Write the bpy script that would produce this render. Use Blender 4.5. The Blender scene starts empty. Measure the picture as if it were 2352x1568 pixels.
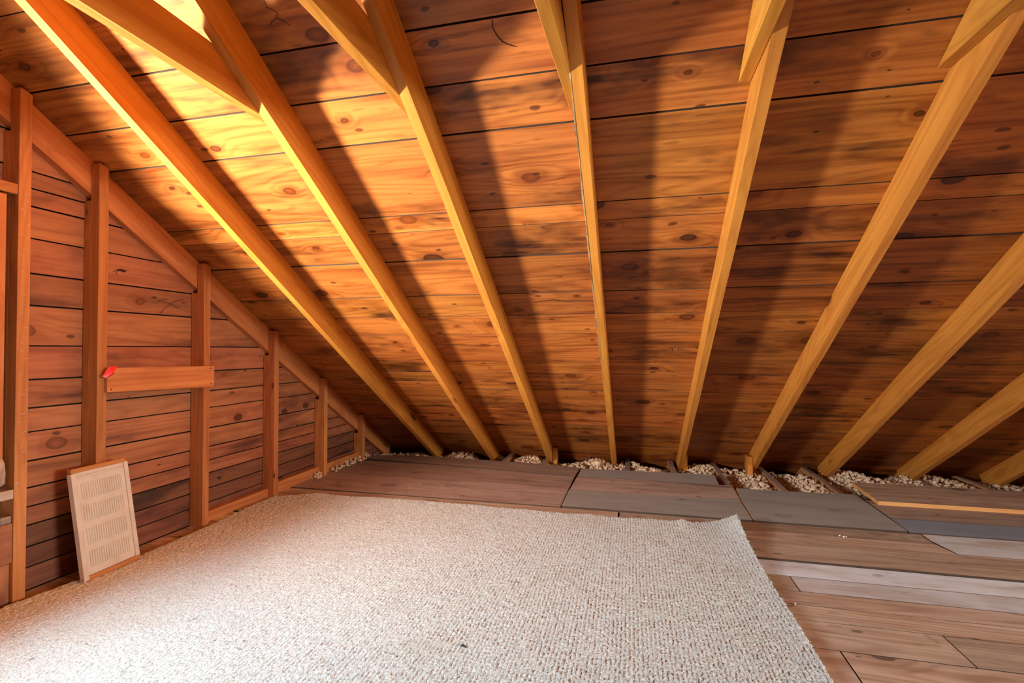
import bpy, bmesh, math, random
import numpy as np
from mathutils import Matrix, Vector

random.seed(7)
SC = bpy.context.scene
COL = SC.collection

# ------------------------------------------------------------------ camera
HC = 1.065                                   # camera height above the floor boards
YAW, PITCH, ROLL = math.radians(-13.602), math.radians(0.966), math.radians(-0.046)
FWD = Vector((math.sin(YAW) * math.cos(PITCH), math.cos(YAW) * math.cos(PITCH), math.sin(PITCH)))
RT = Vector((math.cos(YAW), -math.sin(YAW), 0))
UP = RT.cross(FWD)
R2 = math.cos(ROLL) * RT + math.sin(ROLL) * UP
U2 = -math.sin(ROLL) * RT + math.cos(ROLL) * UP
cam_data = bpy.data.cameras.new('camera')
cam_data.sensor_width = 36.0
cam_data.lens = 17.485
cam_data.clip_start = 0.02
cam = bpy.data.objects.new('camera', cam_data)
cam.matrix_world = Matrix(((R2.x, U2.x, -FWD.x, 0), (R2.y, U2.y, -FWD.y, 0), (R2.z, U2.z, -FWD.z, HC), (0, 0, 0, 1)))
COL.objects.link(cam)
SC.camera = cam

# ------------------------------------------------------------------ world, light, exposure
world = bpy.data.worlds.new('sky')
SC.world = world
world.use_nodes = True
bg = world.node_tree.nodes['Background']
bg.inputs[0].default_value = (0.75, 0.85, 1.0, 1)
bg.inputs[1].default_value = 2.0


def area(name, loc, direction, sx, sy, power, color, spread=180):
    d = bpy.data.lights.new(name, 'AREA')
    d.shape = 'RECTANGLE'
    d.size, d.size_y = sx, sy
    d.energy = power
    d.color = color
    d.spread = math.radians(spread)
    o = bpy.data.objects.new(name, d)
    z = -Vector(direction).normalized()
    up = Vector((0, 0, 1))
    x = up.cross(z).normalized()
    y = z.cross(x)
    o.matrix_world = Matrix(((x.x, y.x, z.x, loc[0]), (x.y, y.y, z.y, loc[1]), (x.z, y.z, z.z, loc[2]), (0, 0, 0, 1)))
    COL.objects.link(o)
    return o


# daylight through the window of the near gable
area('window_daylight', (-3.10, 0.55, 1.40), (1, 0.20, -0.28), 1.8, 1.0, 118, (0.50, 0.79, 1.0), 135)
area('window_sun_glow', (-3.00, -0.20, 1.15), (0.52, 0.70, 0.50), 0.60, 0.22, 300, (1.0, 0.93, 0.86), 112)
area('far_gable_fill', (6.30, 0.0, 1.65), (-1, 0.22, -0.48), 1.5, 1.1, 110, (1.0, 0.97, 0.93), 90)  # fill lamp added in the unseen far gable, brightens floor and end wall

SC.view_settings.view_transform = 'Standard'
SC.view_settings.look = 'None'
SC.view_settings.exposure = 0.20
SC.view_settings.gamma = 1.0
SC.view_settings.use_curve_mapping = False
SC.cycles.use_denoising = True
SC.cycles.max_bounces = 6
SC.cycles.diffuse_bounces = 3
SC.cycles.glossy_bounces = 2
SC.cycles.use_adaptive_sampling = True
SC.cycles.adaptive_threshold = 0.06
SC.cycles.caustics_reflective = False
SC.cycles.caustics_refractive = False
SC.cycles.sample_clamp_indirect = 6.0

# ------------------------------------------------------------------ geometry constants (metres)
A = math.radians(32.095)                     # roof pitch
CA, SA = math.cos(A), math.sin(A)
OFF = 1.7856                                 # distance camera - underside of the roof boards
D = 0.142                                    # rafter depth
W = 0.0406                                   # rafter thickness
RX = [-1.9984, -1.3833, -0.7897, -0.1755, 0.4271, 1.0331, 1.6458, 2.2716, 2.8816]
RIDGE = 0.60
WALL = -2.618                                # inner face of the gable boards
STUD = -2.523                                # front of the studs
DV = Vector((0, CA, -SA))                    # down the slope
NV = Vector((0, SA, CA))                     # outward roof normal
CAMP = Vector((0, 0, HC))


def roof_pt(x, s, off=OFF):
    return CAMP + NV * off + DV * s + Vector((x, 0, 0))


def roof_z(y, off=OFF):
    return HC + (off - SA * y) / CA


def roof_y(z, off=OFF):
    return (off - CA * (z - HC)) / SA


def s_of_y(y):
    return (y - SA * OFF) / CA


ROOF_M = Matrix(((0, -1, 0), (CA, 0, SA), (-SA, 0, CA))).to_4x4()     # local x down the slope, z outward
ACROSS_M = Matrix(((1, 0, 0), (0, CA, SA), (0, -SA, CA))).to_4x4()   # local x along the eave, y down the slope


# ------------------------------------------------------------------ materials
class NT:
    def __init__(self, name):
        self.m = bpy.data.materials.new(name)
        self.m.use_nodes = True
        self.t = self.m.node_tree
        self.t.nodes.clear()
        self.out = self.n('ShaderNodeOutputMaterial')
        self.b = self.n('ShaderNodeBsdfPrincipled')
        self.t.links.new(self.b.outputs[0], self.out.inputs[0])

    def n(self, typ, **kw):
        nd = self.t.nodes.new(typ)
        for k, v in kw.items():
            setattr(nd, k, v)
        return nd

    def put(self, sock, v):
        if isinstance(v, bpy.types.NodeSocket):
            self.t.links.new(v, sock)
        elif isinstance(v, (tuple, list)):
            sock.default_value = tuple(v) + ((1,) if len(v) == 3 and len(sock.default_value) == 4 else ())
        else:
            sock.default_value = v

    def math(self, op, a, b=None, c=None, clamp=False):
        nd = self.n('ShaderNodeMath', operation=op, use_clamp=clamp)
        self.put(nd.inputs[0], a)
        if b is not None:
            self.put(nd.inputs[1], b)
        if c is not None:
            self.put(nd.inputs[2], c)
        return nd.outputs[0]

    def vmath(self, op, a, b=None):
        nd = self.n('ShaderNodeVectorMath', operation=op)
        self.put(nd.inputs[0], a)
        if b is not None:
            self.put(nd.inputs[1], b)
        return nd.outputs[0]

    def scale(self, v, s):
        nd = self.n('ShaderNodeVectorMath', operation='SCALE')
        self.put(nd.inputs[0], v)
        self.put(nd.inputs['Scale'], s)
        return nd.outputs[0]

    def mix(self, f, a, b, mode='MIX'):
        nd = self.n('ShaderNodeMix', data_type='RGBA', blend_type=mode)
        self.put(nd.inputs[0], f)
        self.put(nd.inputs[6], a)
        self.put(nd.inputs[7], b)
        return nd.outputs[2]

    def noise(self, v, scale, detail=3, rough=0.5, dist=0.0):
        nd = self.n('ShaderNodeTexNoise')
        self.put(nd.inputs['Vector'], v)
        nd.inputs['Scale'].default_value = scale
        nd.inputs['Detail'].default_value = detail
        nd.inputs['Roughness'].default_value = rough
        nd.inputs['Distortion'].default_value = dist
        return nd.outputs[0]

    def step(self, v, lo, hi, a=0.0, b=1.0, smooth=True):
        nd = self.n('ShaderNodeMapRange', interpolation_type='SMOOTHSTEP' if smooth else 'LINEAR')
        self.put(nd.inputs[0], v)
        self.put(nd.inputs[1], lo)
        self.put(nd.inputs[2], hi)
        self.put(nd.inputs[3], a)
        self.put(nd.inputs[4], b)
        return nd.outputs[0]

    def bump(self, h, strength, dist=0.01):
        nd = self.n('ShaderNodeBump')
        nd.inputs['Strength'].default_value = strength
        nd.inputs['Distance'].default_value = dist
        self.put(nd.inputs['Height'], h)
        self.t.links.new(nd.outputs[0], self.b.inputs['Normal'])


def wood(name, light, dark, stain, knot_scale=(2.6, 4.2, 4.2), knots=0.5, stain_amt=0.5, streak=0.5,
         vary=0.35, rough=0.5, dust=None, dust_amt=0.0, spec=0.35, flat=True, fleck=0.0, rings=0.45, pins=0.0):
    """Pine with long grain on local x: streaks, contour rings, knots, weather stains."""
    k = NT(name)
    co = k.n('ShaderNodeTexCoord').outputs['Object']
    rnd = k.n('ShaderNodeObjectInfo').outputs['Random']
    off = k.n('ShaderNodeCombineXYZ')
    k.put(off.inputs[0], k.math('MULTIPLY', rnd, 61.0))
    k.put(off.inputs[1], k.math('MULTIPLY', rnd, 37.0))
    k.put(off.inputs[2], k.math('MULTIPLY', rnd, 23.0))
    P = k.vmath('ADD', co, off.outputs[0])
    # knots
    vo = k.n('ShaderNodeTexVoronoi', voronoi_dimensions='2D' if flat else '3D', feature='F1')
    vo.inputs['Scale'].default_value = 1.0
    vo.inputs['Randomness'].default_value = 1.0
    wv = k.n('ShaderNodeTexNoise')
    k.put(wv.inputs['Vector'], P)
    wv.inputs['Scale'].default_value = 14.0
    wv.inputs['Detail'].default_value = 1.0
    Pk = k.vmath('ADD', P, k.scale(k.vmath('SUBTRACT', wv.outputs[1], (0.5, 0.5, 0.5)), 0.018))
    k.put(vo.inputs['Vector'], k.vmath('MULTIPLY', Pk, knot_scale))
    dist = vo.outputs['Distance']
    sep = k.n('ShaderNodeSeparateColor')
    k.put(sep.inputs[0], vo.outputs['Color'])
    on = k.math('LESS_THAN', sep.outputs[0], knots)
    rad = k.math('MULTIPLY_ADD', k.math('POWER', sep.outputs[1], 2.0), 0.11, 0.035)
    rel = k.math('DIVIDE', dist, rad)                       # 1 at the knot's rim
    core = k.math('MULTIPLY', k.step(rel, 1.05, 0.9), on)
    rim = k.math('MULTIPLY', k.math('MULTIPLY', k.step(rel, 0.55, 0.92), k.step(rel, 1.25, 1.0)), on)
    halo = k.math('MULTIPLY', k.step(rel, 3.2, 1.0), on)
    # grain
    bend = k.math('MULTIPLY', k.math('MULTIPLY', k.step(rel, 5.0, 0.5), on), 0.10)
    low = k.noise(k.vmath('MULTIPLY', P, (0.55, 5.0, 5.0)), 1.0, 1, 0.5)
    phase = k.math('MULTIPLY', k.math('ADD', low, bend), 80.0)
    ring = k.math('MULTIPLY_ADD', k.math('SINE', phase), 0.5, 0.5)
    ring = k.math('POWER', ring, 2.2)
    fine = k.noise(k.vmath('MULTIPLY', P, (2.2, 95.0, 95.0)), 1.0, 2, 0.65)
    mid = k.noise(k.vmath('MULTIPLY', P, (1.0, 13.0, 13.0)), 1.0, 2, 0.6)
    g = k.math('ADD', k.math('MULTIPLY', ring, 0.32 * rings / 0.45), k.math('MULTIPLY', k.step(mid, 0.35, 0.72), streak))
    g = k.math('ADD', g, k.math('MULTIPLY', k.math('SUBTRACT', fine, 0.45), 0.9))
    colr = k.mix(k.math('ADD', g, 0.0, clamp=True), light, dark)
    # weather stains and resin
    st = k.noise(k.vmath('MULTIPLY', P, (1.3, 3.4, 3.4)), 1.0, 4, 0.66)
    st2 = k.noise(k.vmath('MULTIPLY', P, (1.1, 16.0, 16.0)), 1.0, 2, 0.6)
    stf = k.math('MULTIPLY', k.math('ADD', k.step(st, 0.48, 0.72), k.math('MULTIPLY', k.step(st2, 0.56, 0.72), 0.55)), stain_amt, clamp=True)
    colr = k.mix(stf, colr, stain)
    colr = k.mix(k.math('MULTIPLY', halo, 0.55), colr, dark)
    inner = k.mix(k.math('MULTIPLY_ADD', k.math('SINE', k.math('MULTIPLY', rel, 9.0)), 0.22, 0.45), [c * 0.55 for c in dark], [c * 1.3 for c in dark])
    inner = k.mix(k.step(sep.outputs[2], 0.35, 0.9), inner, [c * 0.25 for c in dark])
    colr = k.mix(k.math('MULTIPLY', core, 0.85), colr, inner)
    colr = k.mix(k.math('MULTIPLY', rim, k.math('MULTIPLY_ADD', sep.outputs[2], 0.4, 0.4)), colr, [c * 0.22 for c in dark])
    if pins:
        v2 = k.n('ShaderNodeTexVoronoi', voronoi_dimensions='2D' if flat else '3D', feature='F1')
        v2.inputs['Scale'].default_value = 1.0
        k.put(v2.inputs['Vector'], k.vmath('MULTIPLY', Pk, (5.0, 11.0, 11.0)))
        s2 = k.n('ShaderNodeSeparateColor')
        k.put(s2.inputs[0], v2.outputs['Color'])
        r2_ = k.math('DIVIDE', v2.outputs['Distance'], k.math('MULTIPLY_ADD', s2.outputs[1], 0.09, 0.03))
        pin = k.math('MULTIPLY', k.step(r2_, 1.3, 0.7), k.math('LESS_THAN', s2.outputs[0], pins))
        colr = k.mix(k.math('MULTIPLY', pin, 0.75), colr, [c * 0.2 for c in dark])
    if fleck:
        fl = k.noise(k.vmath('MULTIPLY', P, (7.0, 34.0, 34.0)), 1.0, 1, 0.5)
        colr = k.mix(k.math('MULTIPLY', k.step(fl, 0.66, 0.76), fleck), colr, [c * 0.3 for c in dark])
    if dust is not None:
        du = k.noise(k.vmath('MULTIPLY', P, (2.2, 6.0, 6.0)), 1.0, 3, 0.7)
        colr = k.mix(k.math('MULTIPLY', k.step(du, 0.30, 0.68), dust_amt), colr, dust)
    # every board has its own tone
    r2 = k.math('FRACT', k.math('MULTIPLY', rnd, 91.7))
    hsv = k.n('ShaderNodeHueSaturation')
    k.put(hsv.inputs['Hue'], k.math('MULTIPLY_ADD', k.math('SUBTRACT', k.math('FRACT', k.math('MULTIPLY', rnd, 47.3)), 0.5), 0.010, 0.5))
    k.put(hsv.inputs['Value'], k.math('MULTIPLY_ADD', r2, vary, 1.0 - vary * 0.6))
    k.put(hsv.inputs['Color'], colr)
    k.put(k.b.inputs['Base Color'], hsv.outputs[0])
    k.put(k.b.inputs['Roughness'], k.math('MULTIPLY_ADD', fine, 0.25, rough - 0.1))
    k.b.inputs['Specular IOR Level'].default_value = spec
    k.bump(fine, 0.3, 0.002)
    return k.m


def plain(name, col, rough=0.6, var=0.15, scale=30.0, spec=0.3, bump=0.0):
    k = NT(name)
    co = k.n('ShaderNodeTexCoord').outputs['Object']
    nz = k.noise(co, scale, 3, 0.6)
    k.put(k.b.inputs['Base Color'], k.mix(nz, [c * (1 - var) for c in col], [min(1, c * (1 + var)) for c in col]))
    k.b.inputs['Roughness'].default_value = rough
    k.b.inputs['Specular IOR Level'].default_value = spec
    if bump:
        k.bump(nz, bump, 0.004)
    return k.m


M = {}
M['roof'] = wood('roof_board_pine', (0.49, 0.163, 0.030), (0.185, 0.038, 0.004), (0.045, 0.009, 0.0015), knots=0.55, stain_amt=0.85, vary=0.45, rough=0.42, fleck=0.35, pins=0.22)
M['rafter'] = wood('rafter_spruce', (0.61, 0.230, 0.034), (0.39, 0.112, 0.011), (0.28, 0.07, 0.007), knot_scale=(2.2, 8, 8), knots=0.5, stain_amt=0.3, vary=0.2, flat=False, streak=0.35)
M['tie'] = wood('collar_tie_spruce', (0.60, 0.240, 0.034), (0.36, 0.105, 0.010), (0.28, 0.07, 0.008), knot_scale=(1.6, 7, 7), knots=0.35, stain_amt=0.3, vary=0.2, flat=False, streak=0.4)
M['gable'] = wood('gable_board_pine', (0.42, 0.15, 0.060), (0.25, 0.070, 0.026), (0.10, 0.032, 0.018), knots=0.4, stain_amt=0.8, vary=0.4, rough=0.55, pins=0.15)
M['gable_dark'] = wood('gable_board_dark', (0.24, 0.085, 0.038), (0.13, 0.038, 0.018), (0.045, 0.018, 0.012), knots=0.4, stain_amt=0.9, vary=0.3, rough=0.6)  # darker pine tone for the lowest gable boards
M['stud'] = wood('stud_spruce', (0.60, 0.22, 0.065), (0.40, 0.11, 0.03), (0.28, 0.07, 0.02), knot_scale=(3.4, 10, 10), knots=0.85, stain_amt=0.35, vary=0.25, flat=False)
M['plank'] = wood('floor_plank_worn', (0.57, 0.365, 0.235), (0.34, 0.175, 0.095), (0.25, 0.13, 0.075), knots=0.3, stain_amt=0.6, vary=0.3, rough=0.6, streak=0.7, rings=0.7, fleck=0.35, dust=(0.58, 0.46, 0.38), dust_amt=0.22, spec=0.25, pins=0.12)
M['plank_pink'] = wood('floor_plank_pinkish', (0.56, 0.36, 0.265), (0.32, 0.175, 0.115), (0.19, 0.10, 0.07), knots=0.35, stain_amt=0.7, vary=0.15, rough=0.65, dust=(0.52, 0.40, 0.33), dust_amt=0.3, fleck=0.5, pins=0.2, rings=0.6)
M['plank_dark'] = wood('floor_plank_brown', (0.44, 0.27, 0.18), (0.24, 0.125, 0.08), (0.15, 0.08, 0.055), knots=0.4, stain_amt=0.6, vary=0.2, rough=0.65, dust=(0.36, 0.26, 0.21), dust_amt=0.4, fleck=0.4)
M['plank_white'] = wood('floor_plank_whitewashed', (0.62, 0.50, 0.42), (0.40, 0.27, 0.19), (0.33, 0.20, 0.13), knots=0.25, stain_amt=0.4, vary=0.12, rough=0.6, dust=(0.72, 0.68, 0.66), dust_amt=0.75, fleck=0.5)
M['plank_chalk'] = wood('floor_plank_chalky', (0.70, 0.62, 0.57), (0.46, 0.34, 0.27), (0.42, 0.29, 0.21), knots=0.2, stain_amt=0.35, vary=0.05, rough=0.6, dust=(0.80, 0.78, 0.78), dust_amt=0.8, fleck=0.5)
M['plank_grey'] = wood('floor_plank_grey', (0.34, 0.285, 0.235), (0.25, 0.20, 0.16), (0.20, 0.155, 0.12), knots=0.12, stain_amt=0.5, vary=0.15, rough=0.7, dust=(0.36, 0.32, 0.28), dust_amt=0.55, rings=0.15)
M['plank_blue'] = wood('floor_plank_blue_grey', (0.25, 0.25, 0.27), (0.20, 0.19, 0.20), (0.18, 0.16, 0.16), knots=0.1, stain_amt=0.4, vary=0.1, rough=0.6, dust=(0.27, 0.28, 0.31), dust_amt=0.6, rings=0.1)
M['raw'] = wood('fresh_cut_pine', (0.80, 0.40, 0.13), (0.55, 0.22, 0.06), (0.45, 0.16, 0.04), knots=0.05, stain_amt=0.3, vary=0.1)
M['joist'] = wood('joist_wood', (0.50, 0.22, 0.09), (0.33, 0.12, 0.04), (0.25, 0.09, 0.03), knots=0.2, stain_amt=0.4, vary=0.2, flat=False)
M['joist_top'] = wood('joist_top_dusty', (0.34, 0.23, 0.18), (0.24, 0.15, 0.11), (0.2, 0.13, 0.1), knots=0.1, stain_amt=0.3, vary=0.1, flat=False)
M['dark'] = plain('dark_underlay', (0.022, 0.016, 0.012), 0.9)
M['joint'] = plain('dirty_joint', (0.075, 0.043, 0.028), 0.9)
M['back'] = plain('rear_boards', (0.55, 0.24, 0.07), 0.6, 0.3, 6.0)

# ------------------------------------------------------------------ mesh helpers


def link(name, me, mat, parent=None):
    o = bpy.data.objects.new(name, me)
    COL.objects.link(o)
    if mat is not None and not me.materials:
        for m_ in (mat if isinstance(mat, (list, tuple)) else [mat]):
            me.materials.append(m_)
    if parent is not None:
        o.parent = parent
    return o


def tag(o, label=None, cat=None, group=None, kind=None):
    if label:
        o['label'] = label
    if cat:
        o['category'] = cat
    if group:
        o['group'] = group
    if kind:
        o['kind'] = kind
    return o


def empty(name, loc=(0, 0, 0)):
    o = bpy.data.objects.new(name, None)
    o.empty_display_size = 0.1
    o.location = loc
    COL.objects.link(o)
    bpy.context.view_layer.update()          # so that parts can be placed in world space
    return o


def add_prism(bm, poly, z0, z1, mi=0, end_mi=None):
    """poly in local xy (counter-clockwise), extruded from z0 to z1."""
    a = [bm.verts.new((x, y, z0)) for x, y in poly]
    b = [bm.verts.new((x, y, z1)) for x, y in poly]
    n = len(poly)
    bm.faces.new(a[::-1]).material_index = mi
    bm.faces.new(b).material_index = mi
    for i in range(n):
        f = bm.faces.new((a[i], a[(i + 1) % n], b[(i + 1) % n], b[i]))
        f.material_index = mi if end_mi is None else end_mi
    return a + b


def finish(bm, name, bevel=0.0, jitter=0.0):
    if bevel:
        bmesh.ops.bevel(bm, geom=list(bm.edges), offset=bevel, segments=1, affect='EDGES', profile=0.5)
    if jitter:
        for v in bm.verts:
            v.co += Vector([random.uniform(-jitter, jitter) for _ in range(3)])
    bmesh.ops.recalc_face_normals(bm, faces=list(bm.faces))
    me = bpy.data.meshes.new(name)
    bm.to_mesh(me)
    bm.free()
    return me


def box_mesh(name, lx, ly, lz, bevel=0.0, end_mi=None, cuts=0, jitter=0.0):
    """Box centred on the origin, long side on x."""
    bm = bmesh.new()
    xs = [-lx / 2 + lx * i / (cuts + 1) for i in range(cuts + 2)]
    rings_ = []
    for x in xs:
        jy, jz = (random.uniform(-jitter, jitter), random.uniform(-jitter, jitter)) if jitter else (0, 0)
        rings_.append([bm.verts.new((x, sy * ly / 2 + jy, sz * lz / 2 + jz)) for sy, sz in ((-1, -1), (1, -1), (1, 1), (-1, 1))])
    for r0, r1 in zip(rings_, rings_[1:]):
        for i in range(4):
            f = bm.faces.new((r0[i], r0[(i + 1) % 4], r1[(i + 1) % 4], r1[i]))
            if end_mi is not None and i in (1, 3):
                f.material_index = end_mi
    for r in (rings_[0][::-1], rings_[-1]):
        f = bm.faces.new(r)
        if end_mi is not None:
            f.material_index = end_mi
    if bevel:
        ed = [e for e in bm.edges if cuts == 0 or len(e.link_faces) == 2 and e.calc_face_angle(0) > 0.5]
        bmesh.ops.bevel(bm, geom=ed, offset=bevel, segments=1, affect='EDGES', profile=0.5)
    bmesh.ops.recalc_face_normals(bm, faces=list(bm.faces))
    me = bpy.data.meshes.new(name)
    bm.to_mesh(me)
    bm.free()
    return me


# ------------------------------------------------------------------ roof boards
ceiling = tag(empty('ceiling', (0, 0, 0)), kind='structure')
ROWS = [-0.41, -0.20, 0.03, 0.25, 0.476, 0.752, 0.957, 1.165, 1.579, 1.692, 1.912, 2.226, 2.443, 2.652, 3.012,
        3.174, 3.436, 3.795, 4.088, 4.400, 4.550, 4.742, 4.98, 5.22]
GAPS = {0.752: 0.008, 0.957: 0.007, 1.165: 0.008, 1.579: 0.006, 1.912: 0.011, 2.226: 0.007}
XA, XB = -2.66, 6.5
for i, (s0, s1) in enumerate(zip(ROWS, ROWS[1:])):
    g0 = GAPS.get(s0, 0.004) / 2
    g1 = GAPS.get(s1, 0.004) / 2
    brk = sorted(random.sample([RX[1], RX[3], RX[5], RX[7], RX[2], RX[4]], 2)) if i % 2 else [random.choice([RX[2], RX[4], RX[6]])]
    if abs(s0 - 1.165) < 1e-6:
        brk = [RX[3], RX[5]]
    segs = list(zip([XA] + brk, brk + [XB]))
    for x0, x1 in segs:
        parts = [(s0 + g0, s1 - g1)]
        if abs(s0 - 3.174) < 1e-6 and x1 <= 0.5:
            parts = [(s0 + g0, 3.325), (3.329, s1 - g1)]
        for p0, p1 in parts:
            me = box_mesh('roof_board', x1 - x0 - 0.003, p1 - p0, 0.022, 0, 1)
            o = link('board', me, [M['roof'], M['joint']], ceiling)
            c = roof_pt((x0 + x1) / 2, (p0 + p1) / 2, OFF + 0.011 + random.uniform(0, 0.0012))
            o.matrix_world = Matrix.Translation(c) @ ACROSS_M
me = box_mesh('underlay', XB - XA, 5.7, 0.02)
o = link('underlay', me, M['dark'], ceiling)
o.matrix_world = Matrix.Translation(roof_pt((XA + XB) / 2, 2.40, OFF + 0.05)) @ ACROSS_M

# rear slope behind the camera (closes the attic)
rear = empty('ceiling_rear')
tag(rear, kind='structure')
MIR = Matrix(((1, 0, 0), (0, CA, -SA), (0, SA, CA))).to_4x4()
for i in range(18):
    s_a = -0.41 + i * 0.31
    c = roof_pt((XA + XB) / 2, s_a + 0.155, OFF + 0.011)
    o = link('board', box_mesh('rear_board', XB - XA, 0.306, 0.022), M['back'], rear)
    o.matrix_world = Matrix.Translation((c.x, 2 * RIDGE - c.y, c.z)) @ MIR
o = link('underlay', box_mesh('rear_underlay', XB - XA, 5.7, 0.02), M['dark'], rear)
c = roof_pt((XA + XB) / 2, 2.40, OFF + 0.05)
o.matrix_world = Matrix.Translation((c.x, 2 * RIDGE - c.y, c.z)) @ MIR

# ------------------------------------------------------------------ rafters
ORD = ['first', 'second', 'third', 'fourth', 'fifth', 'sixth', 'seventh', 'eighth', 'ninth']
RLAB = ['bare wooden rafter nearest the gable wall, its underside catching bright sunlight',
        'second free rafter from the gable wall, carrying the brightly lit collar tie',
        'third free rafter from the gable wall, with rough grained collar tie beside it',
        'fourth rafter, nearly upright in the picture, with a bark edge on its left side',
        'fifth rafter from the gable wall, leaning right, with a knotty collar tie end',
        'sixth rafter from the gable wall, with a pointed collar tie end near the top',
        'seventh rafter from the gable wall, reaching the right edge above mid height',
        'eighth rafter from the gable wall, low at the right edge with pale scars',
        'ninth rafter, only its foot showing in the low right corner of the roof']


def rafter(x, s0, s1, label, group='rafters of the sloping roof', thick=W):
    me = box_mesh('rafter', s1 - s0, thick, D, 0.0025, cuts=11, jitter=0.0016)
    o = link('rafter', me, M['rafter'])
    o.matrix_world = Matrix.Translation(roof_pt(x, (s0 + s1) / 2, OFF - D / 2)) @ ROOF_M
    return tag(o, label, 'rafter', group)


SR = s_of_y(RIDGE)
for x, lb in zip(RX, RLAB):
    rafter(x, SR + 0.03, 4.85, lb)
gr_ = rafter(-2.5975, SR + 0.03, 4.80, 'gable rafter running along the board end wall behind the stud tops')
gr_.data.materials[0] = M['stud']
# the fourth rafter keeps a strip of bark along its left lower edge
bark = bmesh.new()
prev = None
for i in range(60):
    s = 0.75 + i * 0.036
    wv = 0.002 + 0.006 * abs(math.sin(i * 1.7) * math.sin(i * 0.37 + 1))
    ring_ = [bark.verts.new(roof_pt(RX[3] - W / 2 - dx, s, OFF - D + dz)) for dx, dz in ((-0.001, -0.0012), (wv, 0.002), (wv * 0.8, 0.02), (-0.001, 0.026))]
    if prev:
        for j in range(3):
            bark.faces.new((prev[j], prev[j + 1], ring_[j + 1], ring_[j]))
    prev = ring_
r4 = [o for o in bpy.data.objects if o.name.startswith('rafter') and 'bark' in o.get('label', '')][0]
M['bark'] = wood('bark_strip', (0.34, 0.23, 0.11), (0.12, 0.065, 0.03), (0.06, 0.035, 0.018), knots=0.0, stain_amt=0.9, flat=False)
bo = link('bark_edge', finish(bark, 'bark_edge'), M['bark'], r4)
bo.matrix_parent_inverse = r4.matrix_world.inverted()
bo['label'] = 'rough pale bark edge'

# blocks beside rafter feet
M['block'] = M['rafter']
for (bx, y0, y1, ztop, lb) in ((RX[2] + 0.045, 4.86, 4.95, 0.105, 'short wooden block standing right of the third rafter foot'),
                               (RX[4] + 0.043, 4.88, 4.96, 0.09, 'short wooden block behind the fifth rafter foot'),
                               (RX[5] - 0.043, 4.70, 4.80, 0.135, 'orange wooden block standing left of the sixth rafter foot')):
    o = link('rafter_block', box_mesh('rafter_block', ztop + 0.12, 0.042, y1 - y0, 0.002), M['rafter'])
    o.matrix_world = Matrix.Translation((bx, (y0 + y1) / 2, (ztop - 0.12) / 2)) @ Matrix.Rotation(math.radians(90), 4, 'Y') @ Matrix.Rotation(math.radians(0), 4, 'X')
    o.rotation_euler = (0, math.radians(-90), 0)
    me = o.data
    me.transform(Matrix.Rotation(math.radians(90), 4, 'X'))
    for v in me.vertices:
        v.co.y, v.co.z = v.co.y, v.co.z
    tag(o, lb, 'block', 'blocks at the rafter feet')

# ------------------------------------------------------------------ collar ties
TLAB = {1: 'collar tie on the second rafter, dark side face and glowing yellow underside',
        2: 'collar tie on the third rafter with wavy raised grain along its edge',
        3: 'collar tie on the fourth rafter, broad pale yellow underside ending in a point',
        4: 'knotty collar tie on the fifth rafter with rough brown underside',
        5: 'collar tie on the sixth rafter at the top right corner, pointed end'}
for i, lb in TLAB.items():
    z0, z1 = 1.982, 2.126
    if i == 4:
        z0, z1 = 2.00, 2.145
    bm = bmesh.new()
    ya0, ya1 = roof_y(z0) - 0.004, roof_y(z1) - 0.004
    poly = [(2 * RIDGE - ya0, z0), (ya0, z0), (ya1, z1), (2 * RIDGE - ya1, z1)]
    cy, cz = RIDGE, (z0 + z1) / 2
    # local x = world y, local y = world z, local z = world x
    add_prism(bm, [(y - cy, z - cz) for y, z in poly], -0.0205, 0.0205)
    me = finish(bm, 'collar_tie', 0.002)
    o = link('collar_tie', me, M['tie'])
    o.matrix_world = Matrix.Translation((RX[i] - W / 2 - (0.052 if i == 3 else 0.0212), cy, cz)) @ Matrix.Rotation(math.radians(-1.8 if i == 3 else 0), 4, 'Z') @ Matrix(((0, 0, 1), (1, 0, 0), (0, 1, 0))).to_4x4()
    tag(o, lb, 'collar tie', 'collar ties between the rafters')

# ------------------------------------------------------------------ gable wall
wall = tag(empty('wall_left', (WALL, 2.0, 0)), kind='structure')
WY, WZ0, WZ1 = 1.478, 0.640, 1.715           # window opening (right edge, sill, head)
WY0 = -0.01
GZ = [-0.16, 0.0, 0.10, 0.190, 0.287, 0.368, 0.452, 0.572, 0.700, 0.806, 0.934, 1.085, 1.265, 1.410, 1.567, 1.710, 1.792, 1.868, 2.02, 2.17, 2.33, 2.50, 2.72]
WM = Matrix(((0, 0, 1), (1, 0, 0), (0, 1, 0))).to_4x4()      # local x = world y, y = world z, z = world x


def gable_board(y0, y1, z0, z1, slant=True, parent=wall, mat=None, x=WALL, th=0.022, mirror=False):
    def lim(z, y):
        return min(y, roof_y(z, OFF - 0.002)) if slant else y
    a, b = lim(z0, y1), lim(z1, y1)
    lo_a, lo_b = max(y0, 2 * RIDGE - roof_y(z0)), max(y0, 2 * RIDGE - roof_y(z1))
    if a - lo_a < 0.02:
        return None
    b = max(b, lo_b + 0.005)
    cy, cz = (lo_a + a) / 2, (z0 + z1) / 2
    bm = bmesh.new()
    add_prism(bm, [(lo_a - cy, z0 - cz), (a - cy, z0 - cz), (b - cy, z1 - cz), (lo_b - cy, z1 - cz)], -th, 0, 0, 1)
    o = link('board', finish(bm, 'gable_board'), [mat or M['gable'], M['joint']], parent)
    o.matrix_world = Matrix.Translation((x + random.uniform(-0.003, 0), cy, cz)) @ WM
    return o


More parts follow.
